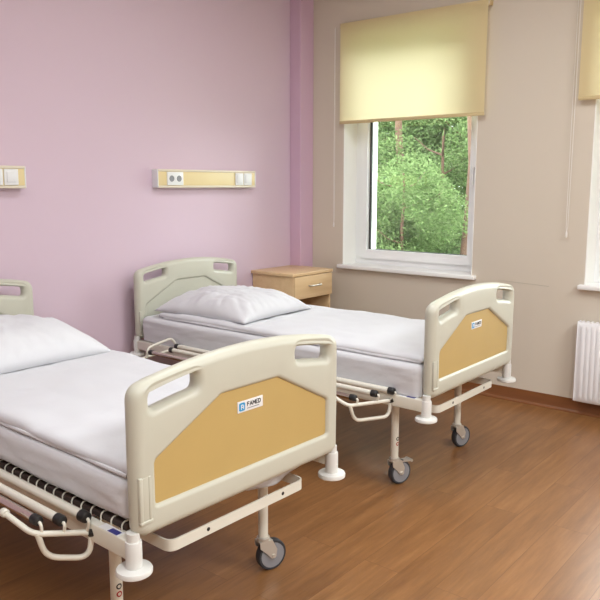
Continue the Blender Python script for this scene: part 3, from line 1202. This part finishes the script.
mattress(B1, 'white sheeted mattress on the bed nearest the camera, under its duvet', 1.3)
mattress(B2, 'white sheeted mattress on the bed by the cabinet, under its duvet', 4.1, 0.534, 0.463, True)
da = duvet(B1, 'thin white duvet spread flat on the bed nearest the camera', 2.0, 1.78)
db_ = duvet(B2, 'thin white duvet spread flat on the bed by the cabinet', 6.4, 1.95)
pillow((B1[0] + 0.005, B1[1] + 1.68, 0.705), 'plump white pillow on the bed nearest the camera, cut off at left', 1.0, 0.385, 0.39, 0.168, 0.03)
pillow((B2[0] - 0.075, B2[1] + 1.63, 0.708), 'creased white pillow on the bed beside the cabinet', 5.0, 0.338, 0.38, 0.135, 0.05)

# corner of the sheet hanging below the near footboard
sc_ = MB()
vs, fs = [], []
ns, nt_ = 26, 8
for j in range(nt_ + 1):
    for i in range(ns + 1):
        u, v = i / ns, j / nt_
        x = 0.02 + 0.335 * u
        dep = 0.012 + 0.052 * max(0.0, math.sin(math.pi * u)) ** 0.5 + 0.004 * math.sin(u * 13)
        z = 0.512 - dep * v
        y = 0.050 + 0.010 * math.sin(u * 11) * v + 0.012 * v
        vs.append((x, y, z))
W = ns + 1
for j in range(nt_):
    for i in range(ns):
        a = j * W + i
        fs.append((a, a + 1, a + W + 1, a + W))
sc_.add(vs, fs)
so = sc_.build('hanging_sheet', M['sheet'], None, angle=80)
so.location = B1
md = so.modifiers.new('thickness', 'SOLIDIFY')
md.thickness = 0.004
for o in COL.objects:
    if o.name == 'mattress':
        so.parent = o
        so.location = (0, 0, 0)

for o in list(COL.objects):
    if o.get('category') in ('mattress', 'duvet', 'pillow') and 'nearest the camera' in o['label']:
        d = Vector(o.location) - Vector(B1)
        d.rotate(Matrix.Rotation(YAW1, 3, 'Z'))
        o.location = Vector(B1) + d
        o.rotation_euler.z += YAW1

# ------------------------------------------------------------------ trees outside
struct(MB().box(0.8, -30, -1.3, 45, 45, -1.2).build('ground', M['ground'], smooth=False))


def crown_mesh(name, seed, n_leaf, blobs, size, material):
    rnd = random.Random(seed)
    vs, fs = [], []
    tot = sum(b[3] ** 2 for b in blobs)
    for (bx, by, bz, br, sq) in blobs:
        m = int(n_leaf * br ** 2 / tot)
        for _ in range(m):
            while True:
                d = Vector((rnd.uniform(-1, 1), rnd.uniform(-1, 1), rnd.uniform(-1, 1)))
                if 0.05 < d.length <= 1:
                    break
            rr = br * (0.55 + 0.45 * rnd.random()) * (1 + 0.18 * noise.noise(d * 3 + Vector((seed, bx, bz))))
            c = Vector((bx, by, bz)) + Vector((d.normalized().x, d.normalized().y, d.normalized().z * sq)) * rr
            a = Vector((rnd.gauss(0, 1), rnd.gauss(0, 1), rnd.gauss(0, 0.5))).normalized()
            b = a.cross(Vector((rnd.gauss(0, 0.5), rnd.gauss(0, 0.5), 1))).normalized()
            nn = a.cross(b)
            s = size * rnd.uniform(0.6, 1.3)
            o = len(vs)
            vs += [c - a * s, c + b * s * 0.5 + nn * s * 0.15, c + a * s, c - b * s * 0.5 + nn * s * 0.15]
            fs += [(o, o + 1, o + 2), (o, o + 2, o + 3)]
    me = bpy.data.meshes.new(name)
    me.from_pydata([tuple(v) for v in vs], [], fs)
    me.materials.append(material)
    return me


def trunk_mesh(name, h, r, seed, branches):
    rnd = random.Random(seed)
    mb = MB()
    pts = [(0.10 * noise.noise(Vector((seed, k * 0.4, 0))), 0.10 * noise.noise(Vector((0, seed, k * 0.4))), h * k / 10) for k in range(11)]
    mb.tube(pts, r, seg=12, radii=[r * (1.25 if k == 0 else 1 - 0.06 * k) for k in range(11)])
    for _ in range(branches):
        k = rnd.randint(3, 9)
        p = Vector(pts[k])
        a = rnd.uniform(0, 6.283)
        L = rnd.uniform(0.7, 1.5)
        mb.tube([p, p + Vector((math.cos(a) * L * 0.5, math.sin(a) * L * 0.5, L * 0.15)), p + Vector((math.cos(a) * L, math.sin(a) * L, L * 0.45))],
                r * 0.3, seg=6, radii=[r * 0.35, r * 0.22, r * 0.08])
    tmp = mb.build(name, M['bark'])
    me = tmp.data
    bpy.data.objects.remove(tmp)
    return me


rb = random.Random(3)
bushA = [(0, 0, 1.2, 1.2, 0.9)] + [(rb.uniform(-1.0, 1.0), rb.uniform(-1.0, 1.0), rb.uniform(0.7, 4.2), rb.uniform(0.55, 1.0), 0.85) for _ in range(15)]
bushB = [(0, 0, 1.5, 1.3, 0.8)] + [(rb.uniform(-1.1, 1.1), rb.uniform(-1.1, 1.1), rb.uniform(0.8, 5.2), rb.uniform(0.5, 1.0), 0.8) for _ in range(17)]
pineC = [(rb.uniform(-1.0, 1.0), rb.uniform(-1.0, 1.0), rb.uniform(5.2, 7.6), rb.uniform(0.5, 0.9), 0.6) for _ in range(12)]
CA = crown_mesh('crown', 11, 30000, bushA, 0.046, M['leaf_a'])
CB = crown_mesh('crown', 12, 34000, bushB, 0.046, M['leaf_b'])
CC = crown_mesh('crown', 13, 12000, pineC, 0.055, M['leaf_b'])
TA = trunk_mesh('trunk', 4.4, 0.07, 1, 8)
TB = trunk_mesh('trunk', 5.4, 0.08, 2, 9)
TC = trunk_mesh('trunk', 7.6, 0.105, 5, 0)


def tree(kind, x, y, label, scale=1.0, rot=0.0, cat='tree', group='trees outside the windows'):
    name = {'a': 'leafy_tree', 'b': 'broadleaf_tree', 'p': 'pine_tree'}[kind]
    r = empty(name, (x, y, -1.2))
    r.rotation_euler = (0, 0, rot)
    r.scale = (scale,) * 3
    for nm, me in (('trunk', {'a': TA, 'b': TB, 'p': TC}[kind]), ('crown', {'a': CA, 'b': CB, 'p': CC}[kind])):
        o = bpy.data.objects.new(nm, me)
        COL.objects.link(o)
        o.parent = r
    tag(r, label, cat, group)
    return r


def at(px, dist):
    """ground position seen at photo column px, at a distance from the camera's place"""
    a = math.atan2(FW.y, FW.x) - math.atan((px - 300) / 726.21)
    return -4.795 + math.cos(a) * dist, -3.762 + math.sin(a) * dist


T = [('p', 396, 15.0, 'pine with a slim reddish trunk seen near the left side of the window', 1.0, 0.3),
     ('p', 467, 12.4, 'pine with a bare reddish trunk seen at the right edge of the window', 1.0, 2.0),
     ('a', 402, 12.0, 'low leafy tree in front of the pine in the left half of the window view', 0.66, 0.0),
     ('a', 440, 14.2, 'leafy tree just left of the bare pine trunk in the window view', 0.82, 1.2),
     ('b', 362, 17.0, 'deep green tree behind the left part of the window view', 1.1, 2.2),
     ('b', 425, 18.5, 'deep green tree behind the middle of the window view', 1.15, 0.7),
     ('b', 482, 17.0, 'deep green tree behind the right edge of the window view', 1.1, 4.0)]
for (k, px, d, lab, s, ro) in T:
    x, y = at(px, d)
    tree(k, x, y, lab, s, ro)
BG = 'dense green tree of the far wood behind the pines outside the windows'
for (x, y, k, s, ro) in ((15.5, 12.0, 'b', 1.1, 1), (17.5, 1.5, 'a', 1.2, 2), (16.0, -2.0, 'b', 1.2, 3), (17.0, -6.0, 'a', 1.2, 4), (19.0, 5.5, 'b', 1.5, 5),
                         (16.5, 8.6, 'a', 1.3, 1.5), (22.0, 9.5, 'b', 1.5, 0.4), (22.0, 2.0, 'b', 1.6, 2.4), (21.0, -4.0, 'b', 1.5, 1.1), (20.0, 13.0, 'a', 1.5, 0.9)):
    tree(k, x, y, BG, s, ro, group='dense trees of the wood')
